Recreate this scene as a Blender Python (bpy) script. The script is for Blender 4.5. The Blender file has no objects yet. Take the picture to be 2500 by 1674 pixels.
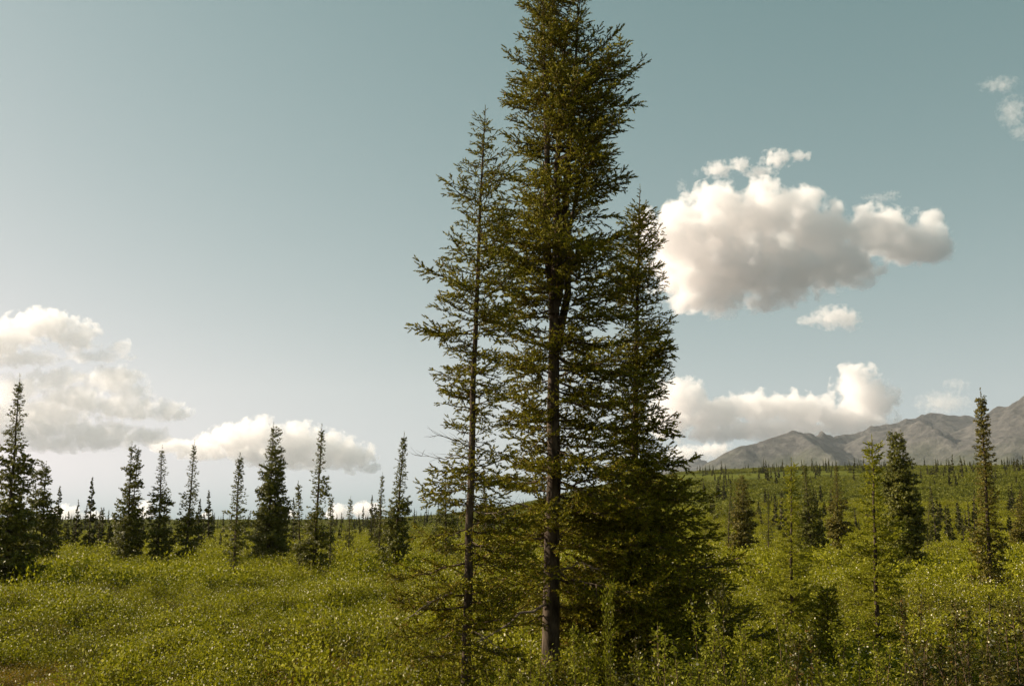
import bpy, math, random
import numpy as np
from mathutils import Vector

RNG = np.random.default_rng(7)
random.seed(7)
scene = bpy.context.scene
C = scene.collection
R = math.radians

# ------------------------------------------------------------------ camera
F = 35 / 36 * 2500            # focal length in pixels of the 2500 px wide photograph
CZ = 3.3
VH = 1275                     # row of the true horizon
PITCH = math.atan((VH - 837) / F)
cam = bpy.data.cameras.new('camera')
cam.lens = 35; cam.sensor_width = 36; cam.clip_start = 0.1; cam.clip_end = 90000
cam_o = bpy.data.objects.new('camera', cam); C.objects.link(cam_o)
cam_o.location = (0, 0, CZ); cam_o.rotation_euler = (R(90) + PITCH, 0, 0)
scene.camera = cam_o

# ------------------------------------------------------------------ sky and sun
SUN_AZ, SUN_EL = R(-76), R(29)        # azimuth from +Y, negative to the left
world = bpy.data.worlds.new('World'); scene.world = world; world.use_nodes = True
wn, wl = world.node_tree.nodes, world.node_tree.links
wn.clear()
sky = wn.new('ShaderNodeTexSky'); sky.sky_type = 'NISHITA'; sky.sun_disc = False
sky.sun_elevation = SUN_EL; sky.sun_rotation = SUN_AZ
sky.altitude = 600; sky.air_density = 1.0; sky.dust_density = 2.0; sky.ozone_density = 1.6
# the sky's brightness pulled towards the washed teal of the photograph: one power curve per channel
sep = wn.new('ShaderNodeSeparateColor'); com = wn.new('ShaderNodeCombineColor')
wl.new(sky.outputs[0], sep.inputs[0])
pre = wn.new('ShaderNodeMath'); pre.operation = 'MULTIPLY'; pre.inputs[1].default_value = 0.1; wl.new(sep.outputs[1], pre.inputs[0])
for ch, (ga, k) in enumerate(((1.20, 1.27), (.76, .99), (.74, 1.00))):
    pw = wn.new('ShaderNodeMath'); pw.operation = 'POWER'; pw.inputs[1].default_value = ga; wl.new(pre.outputs[0], pw.inputs[0])
    mu = wn.new('ShaderNodeMath'); mu.operation = 'MULTIPLY'; mu.inputs[1].default_value = k * 10; wl.new(pw.outputs[0], mu.inputs[0])
    wl.new(mu.outputs[0], com.inputs[ch])
bg = wn.new('ShaderNodeBackground'); bg.inputs[1].default_value = 0.0520
wo = wn.new('ShaderNodeOutputWorld')
wl.new(com.outputs[0], bg.inputs[0]); wl.new(bg.outputs[0], wo.inputs[0])

sun = bpy.data.lights.new('sun', 'SUN'); sun.energy = 5.0; sun.angle = R(0.5); sun.color = (1.0, 0.88, 0.70)
sun_o = bpy.data.objects.new('sun', sun); C.objects.link(sun_o)
sd = Vector((math.sin(SUN_AZ) * math.cos(SUN_EL), math.cos(SUN_AZ) * math.cos(SUN_EL), math.sin(SUN_EL)))
sun_o.rotation_euler = (-sd).to_track_quat('-Z', 'Y').to_euler()

vs = scene.view_settings
vs.view_transform = 'Standard'; vs.look = 'None'; vs.exposure = 1.0; vs.gamma = 1.0; vs.use_curve_mapping = False
cy = scene.cycles
cy.max_bounces = 28; cy.diffuse_bounces = 3; cy.glossy_bounces = 2; cy.transmission_bounces = 3
cy.volume_bounces = 12; cy.transparent_max_bounces = 24
cy.use_denoising = True; cy.sample_clamp_indirect = 6.0

# ------------------------------------------------------------------ helpers
def ray(u, v):
    x, y = (u - 1250) / F, (837 - v) / F
    c, s = math.cos(PITCH), math.sin(PITCH)
    return np.array([x, c - s * y, s + c * y])

def P(u, v, Y):
    """the point of the photograph's pixel (u, v) at depth Y metres"""
    d = ray(u, v); k = Y / d[1]
    return np.array([d[0] * k, Y, CZ + d[2] * k])

def _hash(ix, iy, iz, seed):
    h = (ix * 374761393 + iy * 668265263 + iz * 1440662683 + seed * 974634777) & 0x7fffffff
    h = ((h ^ (h >> 13)) * 1274126177) & 0x7fffffff
    return ((h ^ (h >> 16)) & 0xffff) / 65535.0

def vnoise(x, y, z=0.0, seed=0):
    x, y, z = np.broadcast_arrays(np.asarray(x, float), np.asarray(y, float), np.asarray(z, float))
    ix, iy, iz = np.floor(x).astype(np.int64), np.floor(y).astype(np.int64), np.floor(z).astype(np.int64)
    fx, fy, fz = x - ix, y - iy, z - iz
    fx, fy, fz = (t * t * (3 - 2 * t) for t in (fx, fy, fz))
    r = 0
    for a in (0, 1):
        wx = fx if a else 1 - fx
        for b in (0, 1):
            wy = fy if b else 1 - fy
            for c in (0, 1):
                wz = fz if c else 1 - fz
                r = r + _hash(ix + a, iy + b, iz + c, seed) * wx * wy * wz
    return r * 2 - 1

def fbm(x, y, z=0.0, octaves=4, seed=0, gain=0.5):
    a, s, t = 1.0, 0.0, 0.0
    for o in range(octaves):
        s = s + a * vnoise(np.asarray(x) * 2 ** o, np.asarray(y) * 2 ** o, np.asarray(z) * 2 ** o, seed + o)
        t += a; a *= gain
    return s / t

def tag(o, label=None, cat=None, group=None, kind=None):
    if label: o['label'] = label
    if cat: o['category'] = cat
    if group: o['group'] = group
    if kind: o['kind'] = kind
    return o

def mesh_data(name, V, T, mats=(), mi=None, smooth=False):
    V = np.ascontiguousarray(V, dtype=np.float32); T = np.ascontiguousarray(T, dtype=np.int32)
    me = bpy.data.meshes.new(name)
    me.vertices.add(len(V)); me.vertices.foreach_set('co', V.ravel())
    me.loops.add(T.size); me.loops.foreach_set('vertex_index', T.ravel())
    me.polygons.add(len(T))
    me.polygons.foreach_set('loop_start', np.arange(0, T.size, T.shape[1], dtype=np.int32))
    me.polygons.foreach_set('loop_total', np.full(len(T), T.shape[1], dtype=np.int32))
    for m in mats: me.materials.append(m)
    if mi is not None: me.polygons.foreach_set('material_index', np.asarray(mi, dtype=np.int32))
    me.polygons.foreach_set('use_smooth', np.full(len(T), smooth))
    me.update(calc_edges=True)
    return me

def obj(name, me, parent=None, loc=None):
    o = bpy.data.objects.new(name, me); C.objects.link(o)
    if parent is not None: o.parent = parent
    if loc is not None: o.location = loc
    return o

class MB:
    """collects triangles"""
    def __init__(s): s.v, s.t, s.m, s.n = [], [], [], 0
    def add(s, V, T, m=0):
        V = np.asarray(V, float); T = np.asarray(T, int)
        s.v.append(V); s.t.append(T + s.n); s.m.append(np.full(len(T), m)); s.n += len(V)
    def tube(s, pts, rad, sides=5, m=0, cap=True):
        pts = np.asarray(pts, float); n = len(pts)
        rad = np.broadcast_to(np.asarray(rad, float), (n,))
        tg = np.gradient(pts, axis=0); tg /= np.linalg.norm(tg, axis=1)[:, None] + 1e-9
        ref = np.array([0, 0, 1.0]) if abs(tg[0][2]) < .8 else np.array([0, 1.0, 0])
        a = np.cross(tg, ref); a /= np.linalg.norm(a, axis=1)[:, None] + 1e-9
        b = np.cross(tg, a)
        an = np.linspace(0, 2 * np.pi, sides, endpoint=False)
        ring = a[:, None] * np.cos(an)[None, :, None] + b[:, None] * np.sin(an)[None, :, None]
        V = (pts[:, None] + ring * rad[:, None, None]).reshape(-1, 3)
        i = np.arange(n - 1)[:, None] * sides; j = np.arange(sides)[None]; k = (j + 1) % sides
        q = np.stack([i + j, i + k, i + sides + k, i + sides + j], -1).reshape(-1, 4)
        T = np.concatenate([q[:, [0, 1, 2]], q[:, [0, 2, 3]]])
        if cap:
            V = np.vstack([V, pts[-1:]]); L = (n - 1) * sides; jj = np.arange(sides)
            T = np.vstack([T, np.stack([L + jj, L + (jj + 1) % sides, np.full(sides, n * sides)], -1)])
        s.add(V, T, m)
    def data(s, name, mats, smooth=False):
        return mesh_data(name, np.vstack(s.v), np.vstack(s.t), mats, np.concatenate(s.m), smooth)

def stamp(tmplV, tmplT, pos, ax, up, sl, sr):
    """copies of a template (along +x, cross-section in y and z) at pos along ax"""
    ax = ax / (np.linalg.norm(ax, axis=1)[:, None] + 1e-9)
    b = np.cross(up, ax); b /= np.linalg.norm(b, axis=1)[:, None] + 1e-9
    c = np.cross(ax, b)
    V = (pos[:, None] + tmplV[None, :, 0:1] * (ax * sl[:, None])[:, None]
         + tmplV[None, :, 1:2] * (b * sr[:, None])[:, None] + tmplV[None, :, 2:3] * (c * sr[:, None])[:, None])
    n, k = len(pos), len(tmplV)
    T = tmplT[None] + (np.arange(n) * k)[:, None, None]
    return V.reshape(-1, 3), T.reshape(-1, 3)

# ------------------------------------------------------------------ materials
def mat(name):
    m = bpy.data.materials.new(name); m.use_nodes = True
    n, l = m.node_tree.nodes, m.node_tree.links
    n.clear(); return m, n, l

def ramp(n, stops):
    r = n.new('ShaderNodeValToRGB'); e = r.color_ramp.elements
    while len(e) < len(stops): e.new(0.5)
    for x, (p, c) in zip(e, stops): x.position = p; x.color = (*c, 1)
    return r

def leaf_mat(name, stops, trans=0.35, rough=0.5, spec=0.3, per_object=0.0):
    m, n, l = mat(name)
    g = n.new('ShaderNodeNewGeometry'); oi = n.new('ShaderNodeObjectInfo')
    mxv = n.new('ShaderNodeMix'); mxv.data_type = 'FLOAT'; mxv.inputs[0].default_value = per_object
    l.new(g.outputs['Random Per Island'], mxv.inputs[2]); l.new(oi.outputs['Random'], mxv.inputs[3])
    r = ramp(n, stops); l.new(mxv.outputs[0], r.inputs[0])
    b = n.new('ShaderNodeBsdfPrincipled'); b.inputs['Roughness'].default_value = rough
    b.inputs['Specular IOR Level'].default_value = spec
    t = n.new('ShaderNodeBsdfTranslucent'); mi = n.new('ShaderNodeMixShader'); mi.inputs[0].default_value = trans
    o = n.new('ShaderNodeOutputMaterial')
    l.new(r.outputs[0], b.inputs['Base Color']); l.new(r.outputs[0], t.inputs['Color'])
    l.new(b.outputs[0], mi.inputs[1]); l.new(t.outputs[0], mi.inputs[2]); l.new(mi.outputs[0], o.inputs[0])
    return m

def bark_mat(name, c1, c2, scale=14.0, bump=0.6):
    m, n, l = mat(name)
    tc = n.new('ShaderNodeTexCoord'); mp = n.new('ShaderNodeMapping'); mp.inputs['Scale'].default_value = (1, 1, 0.3)
    no = n.new('ShaderNodeTexNoise'); no.inputs['Scale'].default_value = scale; no.inputs['Detail'].default_value = 5
    r = ramp(n, [(0.35, c1), (0.65, c2)])
    b = n.new('ShaderNodeBsdfPrincipled'); b.inputs['Roughness'].default_value = 0.9; b.inputs['Specular IOR Level'].default_value = 0.15
    bp = n.new('ShaderNodeBump'); bp.inputs['Strength'].default_value = bump; bp.inputs['Distance'].default_value = 0.03
    o = n.new('ShaderNodeOutputMaterial')
    l.new(tc.outputs['Object'], mp.inputs[0]); l.new(mp.outputs[0], no.inputs[0]); l.new(no.outputs[0], r.inputs[0])
    l.new(r.outputs[0], b.inputs['Base Color']); l.new(no.outputs[0], bp.inputs['Height']); l.new(bp.outputs[0], b.inputs['Normal'])
    l.new(b.outputs[0], o.inputs[0]); return m

M = {}
M['needle'] = leaf_mat('spruce_needles', [(0.0, (.05, .052, .004)), (.5, (.18, .165, .006)), (.9, (.31, .27, .009)), (.94, (.17, .085, .012)), (1, (.16, .09, .015))], .12, .6, .10)
M['needle_lime'] = leaf_mat('young_spruce_needles', [(0.0, (.11, .115, .006)), (.6, (.235, .235, .009)), (1, (.34, .32, .012))], .3, .55, .2)
M['needle_rust'] = leaf_mat('rusty_spruce_needles', [(0.0, (.055, .056, .006)), (.5, (.115, .100, .008)), (1, (.18, .13, .012))], .25, .55, .2)
M['needle_mid'] = leaf_mat('standing_spruce_needles', [(0.0, (.050, .056, .007)), (.5, (.100, .100, .009)), (1, (.155, .145, .012))], .25, .55, .2)
M['needle_far'] = leaf_mat('far_spruce_needles', [(0.0, (.035, .040, .006)), (.6, (.070, .070, .009)), (1, (.11, .10, .012))], .15, .6, .15, .4)
M['bark'] = bark_mat('spruce_bark', (.028, .019, .011), (.10, .073, .048))
M['twigwood'] = bark_mat('spruce_branch_wood', (.05, .033, .018), (.12, .085, .055), 30, .3)
M['deadwood'] = bark_mat('bare_branch_wood', (.12, .09, .065), (.24, .19, .145), 30, .3)
M['willow_wood'] = bark_mat('willow_stem_wood', (.06, .035, .02), (.15, .10, .06), 30, .3)
M['leaf_a'] = leaf_mat('willow_leaves', [(0, (.085, .088, .004)), (.5, (.20, .197, .006)), (.88, (.31, .30, .014)), (1, (.42, .39, .08))], .35, .55, .08, .2)
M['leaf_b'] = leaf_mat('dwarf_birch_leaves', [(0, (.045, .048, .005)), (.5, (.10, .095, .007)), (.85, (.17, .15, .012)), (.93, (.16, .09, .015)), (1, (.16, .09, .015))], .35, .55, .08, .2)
M['leaf_red'] = leaf_mat('rusty_dwarf_birch_leaves', [(0, (.10, .09, .006)), (.5, (.21, .17, .008)), (.8, (.25, .14, .010)), (.93, (.22, .07, .010)), (1, (.22, .06, .010))], .35, .45, .25, .2)
M['leaf_near'] = leaf_mat('near_willow_leaves', [(0, (.08, .085, .006)), (.5, (.16, .165, .009)), (.85, (.25, .245, .018)), (1, (.33, .29, .045))], .35, .55, .08, .2)
M['leaf_shade'] = leaf_mat('shaded_willow_leaves', [(0, (.025, .025, .004)), (.5, (.060, .058, .006)), (.8, (.12, .105, .010)), (.9, (.14, .075, .015)), (1, (.16, .09, .02))], .3, .5, .14, .2)  # willow leaves darkened to carry the shading of the near thickets
M['leaf_far'] = leaf_mat('hillside_shrub_leaves', [(0, (.065, .072, .006)), (.5, (.115, .122, .008)), (1, (.19, .185, .015))], .3, .6, .15, .5)
M['catkin'] = leaf_mat('pale_flecks', [(0, (.55, .50, .30)), (1, (.80, .74, .55))], .3, .6, .2)  # small pale faces strewn over the shrub tops

def ground_material():
    m, n, l = mat('shrubland_soil')
    g = n.new('ShaderNodeNewGeometry')
    def noise(scale, detail=6, rough=.6):
        no = n.new('ShaderNodeTexNoise'); no.inputs['Scale'].default_value = scale
        no.inputs['Detail'].default_value = detail; no.inputs['Roughness'].default_value = rough
        l.new(g.outputs['Position'], no.inputs[0]); return no
    n1, n2, n3 = noise(.35), noise(.022, 8, .65), noise(2.5, 4)
    r1 = ramp(n, [(.35, (.025, .022, .008)), (.6, (.06, .06, .01)), (.8, (.10, .085, .015))])
    l.new(n1.outputs[0], r1.inputs[0])
    r2 = ramp(n, [(.36, (.045, .052, .008)), (.48, (.085, .094, .010)), (.6, (.12, .125, .014)), (.72, (.06, .055, .012))])
    l.new(n2.outputs[0], r2.inputs[0])
    ln = n.new('ShaderNodeVectorMath'); ln.operation = 'LENGTH'; l.new(g.outputs['Position'], ln.inputs[0])
    mr = n.new('ShaderNodeMapRange'); mr.inputs[1].default_value = 90; mr.inputs[2].default_value = 260
    l.new(ln.outputs['Value'], mr.inputs[0])
    mc = n.new('ShaderNodeMix'); mc.data_type = 'RGBA'
    l.new(mr.outputs[0], mc.inputs[0]); l.new(r1.outputs[0], mc.inputs[6]); l.new(r2.outputs[0], mc.inputs[7])
    b = n.new('ShaderNodeBsdfPrincipled'); b.inputs['Roughness'].default_value = 1; b.inputs['Specular IOR Level'].default_value = 0.05
    bp = n.new('ShaderNodeBump'); bp.inputs['Strength'].default_value = 1; bp.inputs['Distance'].default_value = 1.2
    l.new(n1.outputs[0], bp.inputs['Height'])
    o = n.new('ShaderNodeOutputMaterial')
    l.new(mc.outputs[2], b.inputs['Base Color']); l.new(bp.outputs[0], b.inputs['Normal']); l.new(b.outputs[0], o.inputs[0])
    return m
M['ground'] = ground_material()

def mountain_material():
    m, n, l = mat('mountain_scree')
    g = n.new('ShaderNodeNewGeometry')
    def noise(scale, detail=8, rough=.6):
        no = n.new('ShaderNodeTexNoise'); no.inputs['Scale'].default_value = scale
        no.inputs['Detail'].default_value = detail; no.inputs['Roughness'].default_value = rough
        l.new(g.outputs['Position'], no.inputs[0]); return no
    n1, n2 = noise(.004), noise(.02, 10, .7)
    r1 = ramp(n, [(.35, (.035, .034, .032)), (.5, (.078, .073, .066)), (.68, (.14, .129, .115))])
    l.new(n2.outputs[0], r1.inputs[0])
    sx = n.new('ShaderNodeSeparateXYZ'); l.new(g.outputs['Position'], sx.inputs[0])
    ad = n.new('ShaderNodeMath'); ad.operation = 'MULTIPLY_ADD'; ad.inputs[1].default_value = 420; l.new(n1.outputs[0], ad.inputs[0])
    l.new(sx.outputs[2], ad.inputs[2])
    mr = n.new('ShaderNodeMapRange'); mr.inputs[1].default_value = 330; mr.inputs[2].default_value = 620; l.new(ad.outputs[0], mr.inputs[0])
    mc = n.new('ShaderNodeMix'); mc.data_type = 'RGBA'
    l.new(mr.outputs[0], mc.inputs[0]); mc.inputs[6].default_value = (.06, .07, .025, 1); l.new(r1.outputs[0], mc.inputs[7])
    b = n.new('ShaderNodeBsdfPrincipled'); b.inputs['Roughness'].default_value = 1; b.inputs['Specular IOR Level'].default_value = 0.05
    bp = n.new('ShaderNodeBump'); bp.inputs['Strength'].default_value = 1; bp.inputs['Distance'].default_value = 28
    l.new(n2.outputs[0], bp.inputs['Height'])
    o = n.new('ShaderNodeOutputMaterial')
    l.new(mc.outputs[2], b.inputs['Base Color']); l.new(bp.outputs[0], b.inputs['Normal']); l.new(b.outputs[0], o.inputs[0])
    return m
M['mountain'] = mountain_material()

# ------------------------------------------------------------------ terrain
def sstep(x, a, b):
    t = np.clip((x - a) / (b - a), 0, 1); return t * t * (3 - 2 * t)

def u2az(u): return math.atan((u - 1250) / F)
_AZ = [-math.pi, -1.6, u2az(0), u2az(900), u2az(1080), u2az(1240), u2az(1450), u2az(1650), u2az(2000), u2az(2500), 1.2, math.pi]
_EL = [60, 9, 9, 9, 20, 38, 85, 119, 132, 137, 140, 60]       # pixels the ridge stands above the horizon
_DR = [800, 900, 900, 880, 820, 780, 740, 700, 690, 700, 700, 800]
D0 = 150.0
def gz(x, y):
    x = np.asarray(x, float); y = np.asarray(y, float)
    d = np.hypot(x, y); az = np.arctan2(x, y)
    el = np.interp(az, _AZ, _EL) - 5; dr = np.interp(az, _AZ, _DR)
    H = CZ + el / F * dr * np.cos(np.clip(az, -1, 1))
    r = (d - D0) / (dr - D0)
    s = np.where(r < 1, 1 - (1 - np.clip(r, 0, 1)) ** 1.25, 1 - .25 * sstep(r, 1, 4))
    z = H * s * (1 + .0 * r)
    und = fbm(x / 130, y / 130, 0, 4, 11)
    z = z + und * np.clip(r, 0, 1) * np.where(H > 20, 7.0, 1.2) * np.clip(1.15 - np.clip(r, 0, 1), .12, 1)
    near = np.clip((260 - d) / 160, 0, 1)
    z = z + near * (.22 * fbm(x / 9, y / 9, 0, 3, 3))
    z = z + near * .45 * sstep(x / np.maximum(d, 1), .1, .4) * sstep(16 - d, 0, 7)     # low bank at the near right
    return z

rad = np.concatenate([np.linspace(0.3, 12, 14)[:-1], np.geomspace(12, 9000, 300)])
azs = np.unique(np.concatenate([np.linspace(-math.pi, math.pi, 160, endpoint=False), np.linspace(-.62, .62, 420)]))
RR, AA = np.meshgrid(rad, azs, indexing='ij')
GX, GY = RR * np.sin(AA), RR * np.cos(AA)
V = np.stack([GX, GY, gz(GX, GY)], -1).reshape(-1, 3)
nr, na = RR.shape
i = np.arange(nr - 1)[:, None] * na; j = np.arange(na)[None]; k = (j + 1) % na
Q = np.stack([i + j, i + na + j, i + na + k, i + k], -1).reshape(-1, 4)
Q = Q[:, ::-1]
gme = mesh_data('terrain', V, Q, [M['ground']], smooth=True)
terrain = tag(obj('ground', gme), 'rolling green tundra ground with a low hill rising behind the meadow', kind='structure')

# ---- mountains
def crest(pts): return [P(u, v, Y) for u, v, Y in pts]
RIDGES = [
    (crest([(1640, 1190, 5100), (1706, 1150, 5150), (1752, 1123, 5200), (1808, 1089, 5250), (1838, 1086, 5300), (1884, 1067, 5350), (1942, 1051, 5400),
            (1965, 1056, 5500), (1987, 1067, 5700), (2005, 1063, 5800), (2041, 1065, 5900), (2086, 1057, 5950), (2137, 1039, 6000), (2182, 1028, 6050),
            (2228, 1024, 6150), (2253, 1013, 6250), (2279, 1007, 6350), (2355, 1013, 6400), (2382, 1017, 6450), (2440, 1019, 6500), (2700, 990, 6800)]), .58),
    (crest([(1942, 1053, 5400), (1975, 1070, 5200), (2005, 1094, 5000), (2045, 1128, 4800), (2080, 1160, 4600)]), .80),
    (crest([(2086, 1075, 5700), (2140, 1050, 5600), (2200, 1042, 5500), (2252, 1027, 5350), (2285, 1047, 5150), (2320, 1075, 5000), (2360, 1112, 4800), (2400, 1150, 4600)]), .72),
    (crest([(2345, 1083, 5600), (2380, 1050, 5500), (2415, 1014, 5400), (2441, 996, 5300), (2500, 973, 5200), (2600, 930, 5150), (2720, 890, 5100), (2900, 905, 5100), (3200, 960, 5200), (3600, 1080, 5300)]), .60),
    (crest([(2500, 978, 5200), (2490, 1050, 4800), (2470, 1110, 4500), (2440, 1160, 4300)]), .55),
    (crest([(1630, 1160, 7900), (1671, 1133, 8000), (1704, 1122, 8100), (1729, 1130, 8100), (1780, 1150, 8100)]), .45),
]
mxs = np.arange(650, 7600, 14.0); mys = np.arange(3700, 8700, 18.0)
MX, MY = np.meshgrid(mxs, mys)
wx = MX + 70 * fbm(MX / 420, MY / 420, 0, 4, 21) ; wy = MY + 70 * fbm(MX / 420, MY / 420, 5.5, 4, 22)
mz = np.full(MX.shape, -60.0); cd = np.full(MX.shape, 1e4)
for k_, (pts, sl) in enumerate(RIDGES):
    for a, b in zip(pts[:-1], pts[1:]):
        ab = b[:2] - a[:2]; L2 = ab @ ab
        def hh(X, Y):
            t = np.clip(((X - a[0]) * ab[0] + (Y - a[1]) * ab[1]) / L2, 0, 1)
            dd = np.hypot(X - a[0] - t * ab[0], Y - a[1] - t * ab[1])
            side = (X - a[0]) * ab[1] - (Y - a[1]) * ab[0]
            return t, dd, side
        t0, d0, sd0 = hh(MX, MY); t1, d1, sd1 = hh(wx, wy)
        back = sstep(np.where(ab[1] < 0, -sd0, sd0) / math.sqrt(L2), -15, 40) if k_ in (1, 2, 4) else 0
        w = np.clip(d0 / 220, 0, 1)
        dd = d0 * (1 - w) + d1 * w; t = t0; cd = np.minimum(cd, d0)
        mz = np.maximum(mz, a[2] + (b[2] - a[2]) * t - sl * (1 + .55 * back) * (np.sqrt(dd ** 2 + 12 ** 2) - 12) + .00011 * np.minimum(dd, 900) ** 2)
rid = 1 - np.abs(fbm(MX / 260, MY / 260, 0, 5, 31, .55)) * 2.2
amp = np.clip((mz - 60) / 300, 0, 1)
mz = mz + amp * (rid - .75) * 17 + amp * fbm(MX / 45, MY / 45, 0, 3, 41) * 7
crag = np.clip(fbm(MX / 120, MY / 120, 0, 4, 51) - .18, 0, 1)
mz = mz + np.clip(fbm(MX / 60, MY / 60, 3, 4, 55), 0, 1) * 75 * amp * np.exp(-cd / 90) * np.clip(fbm(MX / 300, MY / 300, 0, 2, 56) + .35, 0, 1)
mz = mz + crag * 22 * np.clip((mz - 220) / 200, 0, 1)
ny_, nx_ = MX.shape
keep = mz > -40
i = np.arange(ny_ - 1)[:, None] * nx_; j = np.arange(nx_ - 1)[None]
Q = np.stack([i + j, i + j + 1, i + nx_ + j + 1, i + nx_ + j], -1).reshape(-1, 4)
kf = keep.ravel(); Q = Q[kf[Q].all(1)]
used = np.unique(Q); remap = np.full(ny_ * nx_, -1); remap[used] = np.arange(len(used))
Vm = np.stack([MX, MY, mz], -1).reshape(-1, 3)[used]
tag(obj('mountains', mesh_data('mountains', Vm, remap[Q], [M['mountain']], smooth=True)),
    'bare grey-brown rocky mountain range behind the green hill', kind='structure')

# ------------------------------------------------------------------ spruce building
def brush(n, seed, spread=.9, w=.2, ln=.9):
    """one needle-covered twig: n little needle blades along +x"""
    r = np.random.default_rng(seed); V, T = [], []
    for i in range(n):
        x = (i + r.uniform(0, .8)) / n * .88; a = i * 2.399 + r.uniform(-.4, .4)
        rd = np.array([0, math.cos(a), math.sin(a)]); tn = np.array([0, -math.sin(a), math.cos(a)])
        k = ln * (1 - .35 * x)
        b0 = np.array([x, 0, 0]) - rd * .1
        tip = np.array([x + .20 * spread + r.uniform(0, .08), 0, 0]) + rd * k
        wv = tn * w * r.uniform(.7, 1.2) + np.array([.05, 0, 0]) * r.uniform(-1, 1)
        V += [b0 - wv, b0 + wv, tip]; T.append([3 * i, 3 * i + 1, 3 * i + 2])
    return np.array(V), np.array(T)
BR_NEAR = [brush(11, s, w=.42) for s in range(4)]
BR_MID = [brush(5, 10 + s, w=.75, ln=1.1) for s in range(4)]

class Twigs:
    def __init__(s): s.p, s.d, s.l, s.r = [], [], [], []
    def add(s, p, d, l, r): s.p.append(p); s.d.append(d); s.l.append(l); s.r.append(r)
    def mesh(s, mb, tm, rng, m=0):
        if not s.p: return 0
        p, d, l, r = np.vstack(s.p), np.vstack(s.d), np.concatenate(s.l), np.concatenate(s.r)
        up = rng.normal(size=p.shape)
        k = rng.integers(0, len(tm), len(p))
        for i, (tv, tt) in enumerate(tm):
            q = k == i
            if q.any():
                V, T = stamp(tv, tt, p[q], d[q], up[q], l[q], r[q]); mb.add(V, T, m)
        return len(p)

def branch(rng, base, az, L, e1, e2, tw, wood, q):
    q = dict(q); q['tl'] *= min(1, max(q.get('fl', .68), L / .8)) 
    """one bough: axis, side branchlets, needle twigs. q: dict of detail settings"""
    n = 7; s = np.linspace(0, 1, n)
    h = np.array([math.cos(az), math.sin(az), 0]); sd = np.array([-math.sin(az), math.cos(az), 0])
    wig = np.cumsum(rng.normal(0, .018, n)) * L; wig[0] = 0
    wz = np.cumsum(rng.normal(0, .026, n)) * L; wz[0] = 0
    ax = base + h * (L * s)[:, None] + sd * wig[:, None] + np.array([0, 0, 1]) * (L * (e1 * s + e2 * s * s) + wz)[:, None]
    r0 = q['wood'] * (.35 + .65 * L)
    if wood is not None: wood.tube(ax, np.linspace(r0, r0 * .25, n), q.get('sides', 4), q.get('wm', 0), cap=False)
    seg = np.linalg.norm(np.diff(ax, axis=0), axis=1).sum()
    bare = q['bare'] * min(1, L / 1.2)
    nb = max(3, int(seg * (1 - bare * .7) / q['bsp']))
    ss = bare * .6 + (1 - bare * .6) * (np.arange(nb) + rng.uniform(0, 1, nb)) / nb
    for k, t in enumerate(ss):
        f = t * (n - 1); i = min(int(f), n - 2); fr = f - i
        p0 = ax[i] * (1 - fr) + ax[i + 1] * fr; tg = ax[i + 1] - ax[i]; tg = tg / np.linalg.norm(tg)
        side = 1 if k % 2 else -1
        ang = rng.uniform(.6, 1.15) * (1 - .35 * t)
        d = tg * math.cos(ang) + sd * side * math.sin(ang) + np.array([0, 0, rng.normal(q['dz'], .38)])
        d = d / np.linalg.norm(d)
        bl = q['bl'] * L ** .75 * (.25 + .75 * min(1, (1 - t) * 1.6 + .12)) * (.5 + .5 * min(1, t * 3 + .2)) * rng.uniform(.5, 1.25)
        bl = min(bl, q['blmax'])
        m = max(1, int(bl / q['tsp']))
        u = (np.arange(m) + rng.uniform(.3, 1, m)) / m * bl
        curl = np.array([0, 0, 1.0]) * (q['curl'] * u * u / max(bl, .05))[:, None]
        pp = p0 + d * u[:, None] + curl
        if wood is not None and bl > q['woodmin']:
            wood.tube(np.array([p0, p0 + d * bl * .5 + [0, 0, q['curl'] * bl * .25], p0 + d * bl + [0, 0, q['curl'] * bl]]),
                      [r0 * .35, r0 * .25, r0 * .12], 3, q.get('wm', 0), cap=False)
        lat = np.cross(d, [0, 0, 1.0]); lat /= np.linalg.norm(lat) + 1e-9
        sg = np.where(np.arange(m) % 2, 1, -1)[:, None]
        td = d * rng.uniform(.5, 1.1, (m, 1)) + lat * sg * rng.uniform(.4, .9, (m, 1)) + rng.normal(0, .28, (m, 3)) + [0, 0, .12]
        tl = q['tl'] * rng.uniform(.65, 1.25, m)
        tw.add(pp, td, tl, tl * q['tr'])
        tw.add(pp[-1:], d[None] + rng.normal(0, .15, (1, 3)), np.array([q['tl'] * 1.2]), np.array([q['tl'] * q['tr']]))
    # twigs on the outer axis itself
    m = max(2, int(seg * (1 - bare) / q['tsp'] * .6))
    t = bare + (1 - bare) * rng.uniform(0, 1, m); f = t * (n - 1); i = np.minimum(f.astype(int), n - 2); fr = (f - i)[:, None]
    pp = ax[i] * (1 - fr) + ax[i + 1] * fr
    td = h * .9 + rng.normal(0, .6, (m, 3)) + [0, 0, .2]
    tl = q['tl'] * rng.uniform(.7, 1.2, m); tw.add(pp, td, tl, tl * q['tr'])
    tw.add(ax[-1:], (ax[-1] - ax[-2])[None], np.array([q['tl'] * 1.3]), np.array([q['tl'] * q['tr']]))
    return ax

NEARQ = dict(wood=.016, bare=.25, bsp=.062, bl=.44, blmax=.62, tsp=.052, tl=.125, tr=.27, dz=-.03, curl=.12, woodmin=.12)
MIDQ = dict(wood=.018, bare=.15, bsp=.105, bl=.50, blmax=.6, tsp=.11, tl=.23, tr=.40, fl=.42, dz=-.05, curl=.1, woodmin=9, sides=3, wm=1)

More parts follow.
